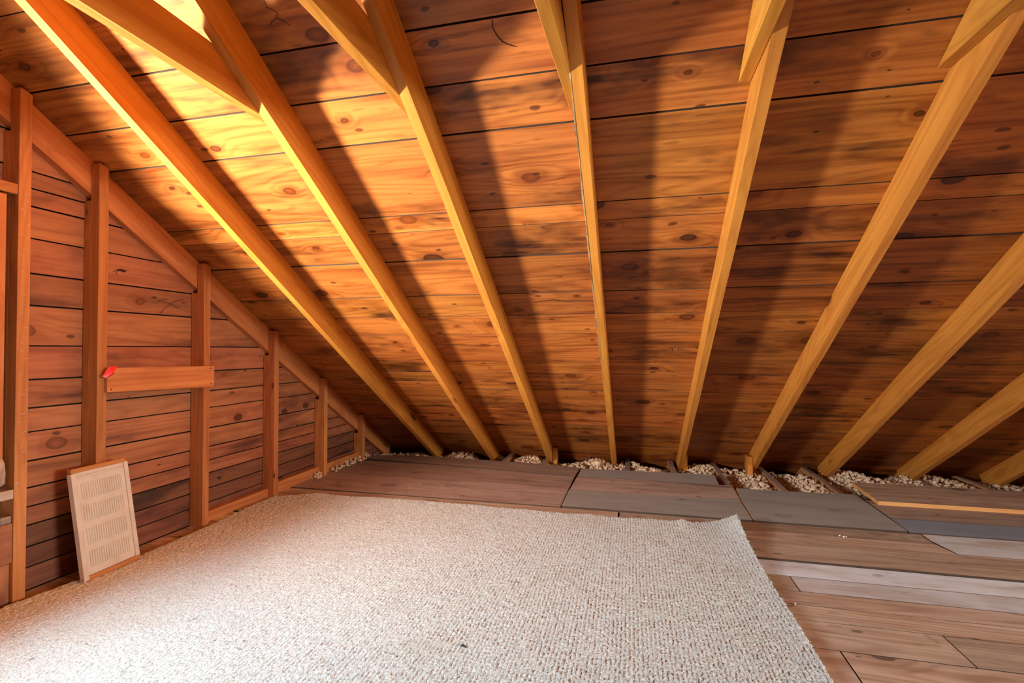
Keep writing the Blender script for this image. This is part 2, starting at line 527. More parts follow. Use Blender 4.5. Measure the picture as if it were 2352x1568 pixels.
for i, (z0, z1) in enumerate(zip(GZ, GZ[1:])):
    g = 0.006 if i % 3 else 0.009
    if z1 > WZ0 and z0 < WZ1 + 0.06:
        gable_board(WY + 0.06, 9, z0 + g / 2, z1 - g / 2)
        gable_board(-9, WY0 - 0.02, z0 + g / 2, z1 - g / 2)
    else:
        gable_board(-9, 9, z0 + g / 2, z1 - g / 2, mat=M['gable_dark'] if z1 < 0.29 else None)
bm = bmesh.new()
yr = roof_y(-0.25)
# dark sheathing paper behind the boards, cut out around the window
add_prism(bm, [(WY + 0.05, -0.25), (yr, -0.25), (WY + 0.05, roof_z(WY + 0.05))], -0.045, -0.03)
add_prism(bm, [(2 * RIDGE - yr, -0.25), (WY0 - 0.02, -0.25), (WY0 - 0.02, roof_z(2 * RIDGE - WY0 + 0.02))], -0.045, -0.03)
add_prism(bm, [(WY0 - 0.02, -0.25), (WY + 0.05, -0.25), (WY + 0.05, WZ0 - 0.16), (WY0 - 0.02, WZ0 - 0.16)], -0.045, -0.03)
add_prism(bm, [(WY0 - 0.02, WZ1), (WY + 0.05, WZ1), (WY + 0.05, roof_z(WY + 0.05)), (RIDGE, roof_z(RIDGE)), (WY0 - 0.02, roof_z(2 * RIDGE - WY0 + 0.02))], -0.045, -0.03)
o = link('sheathing_paper', finish(bm, 'sheathing_paper'), M['dark'], wall)
o.matrix_world = Matrix.Translation((WALL, 0, 0)) @ WM

# studs
SY = [1.546, 1.873, 2.490, 3.104, 3.707, 4.322]
SLAB = ['tall wall stud beside the window, dotted with old staples',
        'wall stud behind the white slotted panel, red flag at its side',
        'wall stud carrying the right end of the short brace board',
        'fourth wall stud from the window with a split notched top',
        'fifth wall stud from the window, short and in shade',
        'shortest wall stud in the dark corner under the eave']
for y0, lb in zip(SY, SLAB):
    w_ = 0.046
    y1 = y0 + w_
    zr = roof_z(y1, OFF - D) - 0.002
    bm = bmesh.new()
    cz = 0.6
    # local x = world z
    def pz(poly, x0, x1):
        # poly in (y,z); extruded along world x
        a = [bm.verts.new((z - cz, -(y - y0), x0 - STUD)) for y, z in poly]
        b = [bm.verts.new((z - cz, -(y - y0), x1 - STUD)) for y, z in poly]
        n = len(poly)
        bm.faces.new(a)
        bm.faces.new(b[::-1])
        for i in range(n):
            bm.faces.new((a[i], b[i], b[(i + 1) % n], a[(i + 1) % n]))
    pz([(y0, 0.0), (y1, 0.0), (y1, zr), (y0, zr)], WALL + 0.001, WALL + W + 0.0015)
    pz([(y0, 0.0), (y1, 0.0), (y1, roof_z(y1) - 0.006), (y0 + 0.03, roof_z(y0 + 0.03) - 0.006), (y0, roof_z(y0 + 0.02) - 0.006)], WALL + W + 0.0016, STUD)
    me = finish(bm, 'wall_stud', 0.0015)
    o = link('wall_stud', me, M['stud'])
    # local x -> world z, local y -> -world y, local z -> world x
    o.matrix_world = Matrix.Translation((STUD, y0, cz)) @ Matrix(((0, 0, 1), (0, -1, 0), (1, 0, 0))).to_4x4()
    tag(o, lb, 'stud', 'studs of the gable wall')

# bottom plates between the studs
for k_, (ya, yb) in enumerate(zip(SY, SY[1:])):
    if k_ < 2:
        continue
    ya += 0.047
    yb -= 0.001
    h_ = 0.062 if k_ < 3 else 0.085
    o = link('base_plate', box_mesh('base_plate', yb - ya, 0.05, h_, 0.002), M['stud'], wall)
    o.matrix_world = Matrix.Translation((WALL + 0.0265, (ya + yb) / 2, h_ / 2)) @ Matrix.Rotation(math.radians(90), 4, 'Z')

# brace board
bm = bmesh.new()
add_prism(bm, [(1.907, 0.858), (2.549, 0.840), (2.551, 0.968), (1.905, 0.978)], 0, 0.019)
for v in bm.verts:
    v.co.x -= 2.2
    v.co.y -= 0.9
me = finish(bm, 'brace_board', 0.0015)
o = link('brace_board', me, M['stud'])
o.matrix_world = Matrix.Translation((STUD + 0.0005, 2.2, 0.9)) @ WM
tag(o, 'short horizontal brace board nailed across two gable wall studs', 'board')
for (py, pz_) in ((2.52, 0.955), (2.525, 0.862), (1.925, 0.872), (1.93, 0.962)):
    bm = bmesh.new()
    bmesh.ops.create_cone(bm, cap_ends=True, segments=8, radius1=0.0035, radius2=0.003, depth=0.003)
    n_ = link('nail_head', finish(bm, 'nail_head'), M['dark'], o)
    n_.matrix_world = Matrix.Translation((STUD + 0.0205, py, pz_)) @ Matrix.Rotation(math.radians(90), 4, 'Y')

# window
win = tag(empty('window_1', (WALL, 0.75, WZ0)), kind='structure')


def wpart(name, y0, y1, z0, z1, x0, x1, mat, bevel=0.002, axis='y'):
    ly, lz, lx = y1 - y0, z1 - z0, x1 - x0
    if axis == 'y':
        o = link(name, box_mesh(name, ly, lx, lz, bevel), mat, win)
        o.matrix_world = Matrix.Translation(((x0 + x1) / 2, (y0 + y1) / 2, (z0 + z1) / 2)) @ Matrix.Rotation(math.radians(90), 4, 'Z')
    else:
        o = link(name, box_mesh(name, lz, ly, lx, bevel), mat, win)
        o.matrix_world = Matrix.Translation(((x0 + x1) / 2, (y0 + y1) / 2, (z0 + z1) / 2)) @ Matrix(((0, 0, 1), (0, 1, 0), (1, 0, 0))).to_4x4()
    return o


wpart('jamb', WY, WY + 0.029, WZ0 - 0.02, WZ1, -2.66, -2.525, M['stud'], axis='z')
wpart('jamb', WY0 - 0.029, WY0, WZ0 - 0.02, WZ1, -2.66, -2.525, M['stud'], axis='z')
wpart('header', WY0 - 0.05, 1.5445, 1.724, 1.768, -2.616, -2.524, M['stud'])
wpart('head_jamb', WY0, WY, WZ1 - 0.025, WZ1, -2.66, -2.53, M['stud'])
wpart('gap_shade_strip', 1.515, 1.545, -0.02, 1.72, -2.66, -2.60, M['dark'], axis='z')  # dark strip painted in as the shade of the gap beside the stud
wpart('sash_stile', WY - 0.045, WY - 0.001, WZ0, WZ1 - 0.026, -2.655, -2.632, M['stud'], axis='z')
wpart('sash_stile', WY0 + 0.001, WY0 + 0.045, WZ0, WZ1 - 0.026, -2.655, -2.632, M['stud'], axis='z')
wpart('sash_rail', WY0 + 0.046, WY - 0.046, WZ0, WZ0 + 0.05, -2.655, -2.632, M['stud'])
wpart('sash_rail', WY0 + 0.046, WY - 0.046, WZ1 - 0.066, WZ1 - 0.026, -2.655, -2.632, M['stud'])
kg = NT('window_glass')
kg.t.nodes.remove(kg.b)
tr = kg.n('ShaderNodeBsdfTransparent')
gl = kg.n('ShaderNodeBsdfGlossy')
gl.inputs['Roughness'].default_value = 0.02
mx = kg.n('ShaderNodeMixShader')
mx.inputs[0].default_value = 0.06
kg.t.links.new(tr.outputs[0], mx.inputs[1])
kg.t.links.new(gl.outputs[0], mx.inputs[2])
kg.t.links.new(mx.outputs[0], kg.out.inputs[0])
wpart('pane', WY0 + 0.046, WY - 0.046, WZ0 + 0.05, WZ1 - 0.066, -2.646, -2.642, kg.m, 0)
M['oldsill'] = wood('weathered_sill', (0.50, 0.34, 0.22), (0.20, 0.11, 0.06), (0.10, 0.06, 0.04), knots=0.1, stain_amt=0.7, flat=False, dust=(0.5, 0.42, 0.34), dust_amt=0.4)
bm = bmesh.new()
prof = [(-2.62, 0.515), (-2.535, 0.50), (-2.515, 0.515), (-2.512, 0.56), (-2.52, 0.60), (-2.54, 0.628), (-2.57, 0.638), (-2.62, 0.638)]
va = [bm.verts.new((x, WY0 - 0.03, z)) for x, z in prof]
vb = [bm.verts.new((x, 1.512 + 0.004 * math.sin(i * 3), z)) for i, (x, z) in enumerate(prof)]
bm.faces.new(va)
bm.faces.new(vb[::-1])
for i in range(len(prof)):
    j = (i + 1) % len(prof)
    bm.faces.new((va[i], vb[i], vb[j], va[j]))
link('sill', finish(bm, 'sill', 0.004), M['oldsill'], win).matrix_parent_inverse = Matrix.Translation((-WALL, -0.75, -WZ0))
wpart('sill_ledge', WY0, 1.5445, 0.444, 0.482, -2.61, -2.522, M['oldsill'])
wpart('apron_board', WY0, 1.5445, 0.178, 0.342, -2.55, -2.525, M['gable'])
wpart('apron_back', WY0, 1.5445, 0.342, 0.444, -2.617, -2.60, M['oldsill'])
wpart('apron_block', 1.505, 1.543, 0.342, 0.372, -2.585, -2.53, M['oldsill'])
wpart('lower_board', 1.40, 1.5445, 0.0, 0.172, -2.56, -2.54, M['gable'], axis='z')

# ------------------------------------------------------------------ right gable and low rear wall (unseen, close the room)
wr = tag(empty('wall_right', (XB, RIDGE, 0)), kind='structure')
bm = bmesh.new()
yb_ = 2 * RIDGE - yr
F0, F1, FZ0, FZ1 = -0.8, 0.8, 0.7, 1.9
add_prism(bm, [(yb_, -0.25), (F0, -0.25), (F0, roof_z(2 * RIDGE - F0))], 0, 0.02)
add_prism(bm, [(F1, -0.25), (yr, -0.25), (F1, roof_z(F1))], 0, 0.02)
add_prism(bm, [(F0, -0.25), (F1, -0.25), (F1, FZ0), (F0, FZ0)], 0, 0.02)
add_prism(bm, [(F0, FZ1), (F1, FZ1), (F1, roof_z(F1)), (RIDGE, roof_z(RIDGE)), (F0, roof_z(2 * RIDGE - F0))], 0, 0.02)
o = link('boards', finish(bm, 'far_gable_boards'), M['back'], wr)
o.matrix_world = Matrix.Translation((XB - 0.1, 0, 0)) @ WM

# ------------------------------------------------------------------ floor
floor = tag(empty('floor'), kind='structure')


def plank(x0, x1, y0, y1, mat, zt=0.0, th=0.02, raw=False, rot=0.0, poly=None, gap=0.0034):
    cx, cy = (x0 + x1) / 2, (y0 + y1) / 2
    if not poly:
        g_ = gap / 2
        poly = [(x0 + g_, y0 + g_), (x1 - g_, y0 + g_), (x1 - g_, y1 - g_), (x0 + g_, y1 - g_)]
    bm = bmesh.new()
    add_prism(bm, [(x - cx, y - cy) for x, y in poly], -th, 0, 0, 1)
    bmesh.ops.recalc_face_normals(bm, faces=list(bm.faces))
    for f in bm.faces:
        if raw and f.material_index == 1 and (abs(f.normal.x) > 0.7 or raw == 'front' and f.normal.y < -0.7):
            f.material_index = 2
    o = link('plank', finish(bm, 'plank'), [M[mat], M['joint'], M['raw']], floor)
    o.location = (cx, cy, zt)
    o.rotation_euler = (0, 0, rot)
    return o


FL = -2.612
# rows from the camera side to the far edge of the carpet
rows = [(-3.9, -3.5), (-3.5, -3.1), (-3.1, -2.7), (-2.7, -2.3), (-2.3, -1.9), (-1.9, -1.5), (-1.5, -1.1), (-1.1, -0.7), (-0.7, -0.3), (-0.3, 0.1), (0.1, 0.45), (0.45, 0.8), (0.8, 1.1), (1.1, 1.35), (1.35, 1.6), (1.6, 1.80)]
for r in rows:
    plank(FL, 0.2, *r, 'plank')
    plank(0.2, XB - 0.1, *r, 'plank')
plank(FL, 0.708, 1.80, 2.0, 'plank')
plank(0.708, XB - 0.1, 1.80, 2.0, 'plank', gap=0.007)
plank(FL, 1.117, 2.0, 2.195, 'plank')
plank(1.117, XB - 0.1, 2.0, 2.195, 'plank', gap=0.005)
plank(FL, XB - 0.1, 2.195, 2.321, 'plank')
plank(FL, XB - 0.1, 2.321, 2.447, 'plank')
plank(FL, 0.714, 2.447, 2.60, 'plank')
plank(0.714, XB - 0.1, 2.447, 2.60, 'plank_white', gap=0.006)
plank(FL, XB - 0.1, 2.60, 2.775, 'plank_chalk')
plank(FL, XB - 0.1, 2.780, 3.053, 'plank', zt=0.008)
plank(FL, 1.60, 3.053, 3.185, 'plank', zt=0.006, poly=[(FL, 3.055), (1.629, 3.055), (1.597, 3.184), (FL, 3.184)])
plank(FL, -0.094, 3.185, 3.345, 'plank', zt=0.004)
plank(-0.085, 1.60, 3.185, 3.340, 'plank', zt=0.005, poly=[(-0.085, 3.187), (1.597, 3.187), (1.597, 3.24), (1.603, 3.338), (-0.085, 3.338)])
plank(1.6, XB - 0.1, 3.055, 3.34, 'plank_white', zt=0.008, poly=[(1.632, 3.056), (XB - 0.1, 3.056), (XB - 0.1, 3.338), (1.606, 3.338), (1.600, 3.24)])
# boards toward the eave
plank(FL, -0.474, 3.347, 3.837, 'plank_pink', zt=0.010)
plank(FL, -0.474, 3.839, 4.165, 'plank_dark', zt=0.010, poly=[(FL, 3.839), (-0.474, 3.839), (-0.474, 4.160), (-1.4, 4.262), (-1.9, 4.30), (FL, 4.31)])
plank(-2.58, -0.462, 4.16, 4.60, 'plank_dark', zt=0.016, poly=[(-2.56, 4.385), (-0.470, 4.168), (-0.460, 4.452), (-1.0, 4.545), (-1.9, 4.600), (-2.575, 4.53)])
plank(-0.464, 0.719, 3.356, 3.757, 'plank_grey', zt=0.014, raw=True, poly=[(-0.469, 3.356), (0.716, 3.345), (0.728, 3.795), (0.32, 3.757), (-0.467, 3.757)])
plank(-0.455, 0.735, 3.76, 4.165, 'plank_pink', zt=0.012, poly=[(-0.464, 3.761), (0.32, 3.764), (0.735, 3.800), (0.745, 4.168), (-0.452, 4.163)])
plank(-0.450, 0.660, 4.172, 4.475, 'plank_grey', zt=0.012, poly=[(-0.450, 4.172), (0.652, 4.176), (0.664, 4.490), (-0.440, 4.462)])
plank(0.724, 1.55, 3.345, 4.09, 'plank_grey', zt=0.016, raw=True, poly=[(0.724, 3.342), (1.540, 3.345), (1.566, 4.105), (1.377, 4.088), (0.760, 4.080), (0.738, 3.80)])
plank(1.60, XB - 0.1, 3.865, 4.385, 'plank', zt=0.040, th=0.026, raw='front', poly=[(1.612, 3.872), (XB - 0.1, 3.862), (XB - 0.1, 4.392), (1.645, 4.378)])
plank(1.56, XB - 0.1, 3.592, 3.90, 'plank_dark', zt=0.013, poly=[(1.562, 3.594), (XB - 0.1, 3.594), (XB - 0.1, 3.98), (1.575, 3.98)])
plank(1.55, XB - 0.1, 3.342, 3.590, 'plank_blue', zt=0.012, poly=[(1.548, 3.345), (XB - 0.1, 3.345), (XB - 0.1, 3.590), (1.560, 3.590)])
o = link('subfloor', box_mesh('subfloor', XB - XA, 9.6, 0.02), M['dark'], floor)
o.location = ((XA + XB) / 2, 0.75, -0.17)

# joists showing under the eave
JX = {-1.22: 'joist end hidden in loose insulation just right of the second rafter',
      -0.83: 'joist end showing through insulation at the third rafter foot',
      -0.43: 'stubby joist top between third and fourth rafter feet, half buried in insulation',
      -0.05: 'dusty joist top just right of the fourth rafter foot',
      0.352: 'dusty joist top just left of the fifth rafter foot',
      0.738: 'bare joist between the fifth and sixth rafter feet',
      1.132: 'bare joist just right of the sixth rafter foot',
      1.524: 'joist with lit orange side under the seventh rafter foot',
      1.900: 'joist top between seventh and eighth rafter feet',
      2.295: 'joist top at the eighth rafter foot',
      2.690: 'joist top at the far right, left of the ninth rafter foot'}
for jx, lb in JX.items():
    me = box_mesh('joist', 2.3, 0.044, 0.145, 0.002)
    for p in me.polygons:
        p.material_index = 1 if p.normal.z > 0.6 else 0
    o = link('floor_joist', me, [M['joist'], M['joist_top']])
    o.matrix_world = Matrix.Translation((jx, 4.10, -0.085)) @ Matrix.Rotation(math.radians(90), 4, 'Z')
    tag(o, lb, 'joist', 'floor joists under the eave')

# ------------------------------------------------------------------ loose insulation (nobody could count it)
rng = np.random.default_rng(5)
bm = bmesh.new()
bmesh.ops.create_icosphere(bm, subdivisions=1, radius=1.0)
ICO_V = np.array([v.co[:] for v in bm.verts])
ICO_F = np.array([[v.index for v in f.verts] for f in bm.faces])
bm.free()


def ins_height(x, y):
    h = -0.055 + 0.035 * np.sin(x * 5.1 + 1.3) * np.sin(x * 2.3 + y * 3) + 0.02 * np.sin(x * 11 + y * 4)
    h += 0.085 * np.exp(-((x + 0.33) / 0.16) ** 2 - ((y - 4.75) / 0.22) ** 2)        # heap left of the fourth rafter
    h += 0.05 * np.exp(-((x + 0.95) / 0.14) ** 2 - ((y - 4.85) / 0.2) ** 2)
    h += 0.055 * np.exp(-((x - 1.02) / 0.15) ** 2 - ((y - 4.62) / 0.3) ** 2)
    h += 0.050 * np.exp(-((x - 1.40) / 0.14) ** 2 - ((y - 4.62) / 0.3) ** 2)
    h += 0.045 * np.exp(-((x - 1.78) / 0.16) ** 2 - ((y - 4.75) / 0.25) ** 2)
    h += 0.045 * np.exp(-((x - 2.15) / 0.2) ** 2 - ((y - 4.75) / 0.25) ** 2)
    h -= 0.06 * np.exp(-((x - 0.83) / 0.07) ** 2) * (y < 4.8)
    h -= 0.06 * np.exp(-((x - 1.22) / 0.06) ** 2) * (y < 4.8)
    h -= 0.07 * np.exp(-((x + 1.5) / 0.10) ** 2)
    h -= 0.05 * np.exp(-((x - 0.15) / 0.12) ** 2) * (y > 4.7)
    h -= 0.10 * np.clip((y - 4.95) / 0.3, 0, 1)
    return h


N = 9500
px = rng.uniform(-2.60, 3.3, N)
py = 4.02 + 1.15 * rng.random(N)
keep = ~((px < 0.70) & (py < 4.40))
px, py = px[keep], py[keep]
N = len(px)
pz = ins_height(px, py)
rad = rng.uniform(0.006, 0.017, N) * np.where(rng.random(N) < 0.12, 1.5, 1.0)
roofz = HC + (OFF - SA * py) / CA - 0.02
pz = np.minimum(pz, roofz - rad)
for jx in JX:
    near = np.abs(px - jx) < 0.03
    pz[near & (rng.random(N) < 0.85)] -= 0.05
NV_ = len(ICO_V)
shape = 1 + rng.uniform(-0.42, 0.42, (N, NV_, 1))
V = ICO_V[None] * shape * (rad[:, None, None] * rng.uniform(0.7, 1.35, (N, 1, 3)))
ang = rng.uniform(0, 6.28, N)
ca_, sa_ = np.cos(ang)[:, None], np.sin(ang)[:, None]
X = V[..., 0] * ca_ - V[..., 2] * sa_
Z = V[..., 0] * sa_ + V[..., 2] * ca_
V = np.stack([X + px[:, None], V[..., 1] + py[:, None], Z + pz[:, None]], -1).reshape(-1, 3)
F = (ICO_F[None] + (np.arange(N) * NV_)[:, None, None]).reshape(-1, 3)
# bed underneath
gx = np.linspace(-2.6, 3.4, 200)
gy = np.linspace(4.0, 5.25, 40)
GX, GY = np.meshgrid(gx, gy)
GZ_ = ins_height(GX, GY) - 0.015 + rng.uniform(-0.006, 0.006, GX.shape)
for jx in JX:
    GZ_ = np.where(np.abs(GX - jx) < 0.04, np.minimum(GZ_, -0.03), GZ_)
BV = np.stack([GX, GY, GZ_], -1).reshape(-1, 3)
nx, ny = len(gx), len(gy)
ii, jj = np.meshgrid(np.arange(nx - 1), np.arange(ny - 1))
q = (jj * nx + ii).ravel() + len(V)
BF = np.concatenate([np.stack([q, q + 1, q + nx + 1], -1), np.stack([q, q + nx + 1, q + nx], -1)])


def np_mesh(name, verts, faces, smooth=False):
    me = bpy.data.meshes.new(name)
    me.vertices.add(len(verts))
    me.vertices.foreach_set('co', np.ascontiguousarray(verts, dtype=np.float32).ravel())
    k_ = faces.shape[1]
    me.loops.add(faces.size)
    me.polygons.add(len(faces))
    me.loops.foreach_set('vertex_index', np.ascontiguousarray(faces, dtype=np.int32).ravel())
    me.polygons.foreach_set('loop_start', np.arange(0, faces.size, k_, dtype=np.int32))
    me.update(calc_edges=True)
    if smooth:
        me.polygons.foreach_set('use_smooth', np.ones(len(faces), dtype=bool))
    me.validate()
    return me


ki = NT('loose_fill')
co = ki.n('ShaderNodeTexCoord').outputs['Object']
nz = ki.noise(co, 90.0, 3, 0.6)
nz2 = ki.noise(co, 14.0, 2, 0.5)
cc = ki.mix(nz, (0.48, 0.29, 0.17), (0.86, 0.64, 0.44))
cc = ki.mix(ki.step(nz2, 0.45, 0.75), cc, (0.60, 0.40, 0.24))
ki.put(ki.b.inputs['Base Color'], cc)
ki.b.inputs['Roughness'].default_value = 0.9
ki.b.inputs['Specular IOR Level'].default_value = 0.1
ki.bump(nz, 0.6, 0.004)
o = link('loose_insulation', np_mesh('loose_insulation', np.concatenate([V, BV]), np.concatenate([F, BF])), ki.m)
tag(o, 'crumbly tan loose fill insulation heaped between joists under the eave', 'insulation', kind='stuff')
# crumbs spilled along the foot of the gable wall
N2 = 150
cx_ = WALL + 0.057 + 0.05 * rng.random(N2) ** 2
cyy = np.where(rng.random(N2) < 0.3, rng.normal(3.66, 0.025, N2), rng.uniform(3.85, 4.5, N2))
cz_ = rng.uniform(0.012, 0.05, N2) * np.clip((WALL + 0.16 - cx_) / 0.1, 0.2, 1)
rr = rng.uniform(0.006, 0.014, N2)
V2 = ICO_V[None] * (1 + rng.uniform(-0.4, 0.4, (N2, NV_, 1))) * rr[:, None, None] + np.stack([cx_, cyy, cz_], -1)[:, None, :]
F2 = (ICO_F[None] + (np.arange(N2) * NV_)[:, None, None]).reshape(-1, 3)
o = link('insulation_crumbs', np_mesh('insulation_crumbs', V2.reshape(-1, 3), F2), ki.m)
tag(o, 'small tan insulation crumbs spilled along the foot of the gable wall', 'insulation', kind='stuff')

# ------------------------------------------------------------------ carpet
kc = NT('cream_carpet')
co = kc.n('ShaderNodeTexCoord').outputs['Object']
n1 = kc.noise(kc.vmath('MULTIPLY', co, (1.0, 0.75, 1.0)), 190.0, 2, 0.6)
n2 = kc.noise(co, 2.2, 4, 0.6)
n3 = kc.noise(kc.vmath('MULTIPLY', co, (3.0, 0.7, 1.0)), 4.0, 3, 0.6)
cc = kc.mix(kc.step(n1, 0.30, 0.62), (0.45, 0.405, 0.33), (0.80, 0.775, 0.695))
cc = kc.mix(kc.math('MULTIPLY', kc.step(n2, 0.48, 0.72), 0.25), cc, (0.50, 0.37, 0.22))
cc = kc.mix(kc.math('MULTIPLY', kc.step(n3, 0.55, 0.8), 0.2), cc, (0.42, 0.33, 0.26))
fl = kc.noise(co, 38.0, 1, 0.5)
cc = kc.mix(kc.math('MULTIPLY', kc.step(fl, 0.74, 0.78), 0.6), cc, (0.20, 0.15, 0.11))
kc.put(kc.b.inputs['Base Color'], cc)
kc.b.inputs['Roughness'].default_value = 0.95
kc.b.inputs['Specular IOR Level'].default_value = 0.05
kc.b.inputs['Sheen Weight'].default_value = 0.15
kc.bump(n1, 0.5, 0.004)

gx = np.arange(-2.475, 0.6001, 0.0047)
gy = np.concatenate([np.linspace(-0.9, 1.15, 42)[:-1], np.arange(1.15, 3.2251, 0.0062)])
GX, GY = np.meshgrid(gx, gy)
u_ = np.clip((GX + 2.475) / 3.075, 0, 1)
# uneven cut edges
top_edge = 3.222 + 0.012 * np.sin(gx * 3.1) + 0.006 * np.sin(gx * 17) + rng.uniform(-0.003, 0.003, len(gx))
top_edge -= 0.10 * np.exp(-((gx + 2.47) / 0.16) ** 2)
right_edge = 0.598 + 0.008 * np.sin(gy * 4.0) + rng.uniform(-0.004, 0.004, len(gy))
left_edge = np.interp(gy, [-0.9, 1.3, 1.5, 1.63, 1.75, 2.04, 2.24, 2.49, 2.83, 3.22], [-2.50, -2.505, -2.500, -2.485, -2.47, -2.455, -2.465, -2.478, -2.515, -2.518]) + rng.uniform(-0.004, 0.004, len(gy))
tx = (GX - gx[0]) / (gx[-1] - gx[0])
PX = left_edge[:, None] + tx * (right_edge - left_edge)[:, None]
ty = np.clip((GY - 2.9) / (gy[-1] - 2.9), 0, 1)
PY = GY + ty * (top_edge[None, :] - gy[-1])
# looped ribs run away from the camera
ridge = np.abs(np.sin(PX * math.pi / 0.0152 + 0.35 * np.sin(PY * 6)))
loops = rng.random(GX.shape)
hgt = 0.005 + 0.0036 * ridge * (0.4 + 0.6 * np.clip((PX + 2.0) / 1.6, 0.15, 1)) + 0.0058 * (loops - 0.5)
hgt += 0.004 * np.sin(PX * 2.1 + 1) * np.sin(PY * 1.7) + 0.003
cor = np.clip((PX - 0.36) / 0.24, 0, 1) ** 2
hgt += 0.055 * cor * np.clip((PY - 2.35) / 0.80, 0, 1) ** 1.3
hgt += 0.012 * np.clip((PX - 0.45) / 0.15, 0, 1) ** 2 * np.clip((PY - 1.2) / 0.8, 0, 1)
hgt += 0.016 * np.exp(-((PX - 0.29) / 0.035) ** 2) * np.clip((PY - 3.05) / 0.17, 0, 1)
hgt += 0.010 * np.exp(-((PX + 2.27) / 0.10) ** 2) * np.clip((PY - 3.05) / 0.17, 0, 1)
VT = np.stack([PX, PY, hgt + 0.006], -1)
ny, nx = GX.shape
VB = np.stack([PX, PY, hgt - 0.006], -1)
top = VT.reshape(-1, 3)
ii, jj = np.meshgrid(np.arange(nx - 1), np.arange(ny - 1))
q = (jj * nx + ii).ravel()
FT = np.stack([q, q + 1, q + nx + 1, q + nx], -1)
# skirt and backing along the border
bi = np.concatenate([np.arange(nx), np.arange(1, ny) * nx + nx - 1, (ny - 1) * nx + np.arange(nx - 2, -1, -1), np.arange(ny - 2, 0, -1) * nx])
nb = len(bi)
low = VB.reshape(-1, 3)[bi]
low[:, 2] = np.maximum(low[:, 2] - 0.004, 0.001)
o0 = len(top)
r_ = np.arange(nb)
FS = np.stack([bi, np.roll(bi, -1), o0 + np.roll(r_, -1), o0 + r_], -1)[:, ::-1]
carpet = link('carpet', np_mesh('carpet', np.concatenate([top, low]), np.concatenate([FT, FS]), smooth=True), kc.m)
tag(carpet, 'large cream ribbed carpet remnant laid over the attic floorboards', 'carpet')
# frayed fringe along the right and far edges
fb = []
ff = []
for k_ in range(900):
    if k_ < 420:
        j = random.randrange(45, ny - 1)
        p = VT[j, -1]
        d_ = Vector((random.uniform(0.2, 1), random.uniform(-0.7, 0.7), random.uniform(-0.4, 0.3)))
    else:
        i = random.randrange(0, nx)
        p = VT[-1, i]
        d_ = Vector((random.uniform(-0.6, 0.6), random.uniform(0.3, 1), random.uniform(-0.3, 0.5)))
    d_.normalize()
    L = random.uniform(0.004, 0.013)
    s_ = Vector((d_.y, -d_.x, 0.3)).normalized() * 0.0016
    b0 = Vector(p) - d_ * 0.004 + Vector((0, 0, random.uniform(-0.006, 0.0)))
    n_ = len(fb)
    up_ = Vector((0, 0, 0.0018))
    for w_, e_ in ((-1, 0), (1, 0), (0, 1)):
        fb.append(tuple(b0 + s_ * w_ + up_ * e_))
    for w_, e_ in ((-1, 0), (1, 0), (0, 1)):
        fb.append(tuple(b0 + d_ * L + (s_ * w_ + up_ * e_) * 0.5 + Vector((0, 0, -0.001))))
    ff += [(n_, n_ + 1, n_ + 4, n_ + 3), (n_ + 1, n_ + 2, n_ + 5, n_ + 4), (n_ + 2, n_, n_ + 3, n_ + 5)]
fr = link('fringe', np_mesh('fringe', np.array(fb), np.array(ff)), kc.m, carpet)
fr['kind'] = 'stuff'

# ------------------------------------------------------------------ slotted panel leaning on the second stud
kp = NT('cream_paint')
co = kp.n('ShaderNodeTexCoord').outputs['Object']
nz = kp.noise(co, 9.0, 4, 0.6)
kp.put(kp.b.inputs['Base Color'], kp.mix(kp.step(nz, 0.4, 0.75), (0.66, 0.52, 0.40), (0.56, 0.42, 0.31)))
kp.b.inputs['Roughness'].default_value = 0.5
PW, PH = 0.268, 0.512
panel = empty('slotted_panel', (-2.415, 1.748, 0.018))
tag(panel, 'cream slotted panel with wooden end strips leaning against a wall stud', 'panel')
ey = Vector((-0.02, 1, 0)).normalized()
lean = math.atan2(0.085, PH)
ez = Vector((-math.sin(lean), -0.020, math.cos(lean))).normalized()
ex = ey.cross(ez).normalized()
PM = Matrix(((ey.x, ez.x, ex.x), (ey.y, ez.y, ex.y), (ey.z, ez.z, ex.z))).to_4x4()   # local x right, y up, z toward the room
panel.matrix_world = Matrix.Translation((-2.410, 1.740, 0.015)) @ PM


def ppart(name, x0, x1, y0, y1, z0, z1, mat, bevel=0.0015, parent=None):
    me = box_mesh(name, x1 - x0, y1 - y0, z1 - z0, bevel)
    o = link(name, me, mat, panel if parent is None else parent)
    o.location = ((x0 + x1) / 2, (y0 + y1) / 2, (z0 + z1) / 2)
    return o


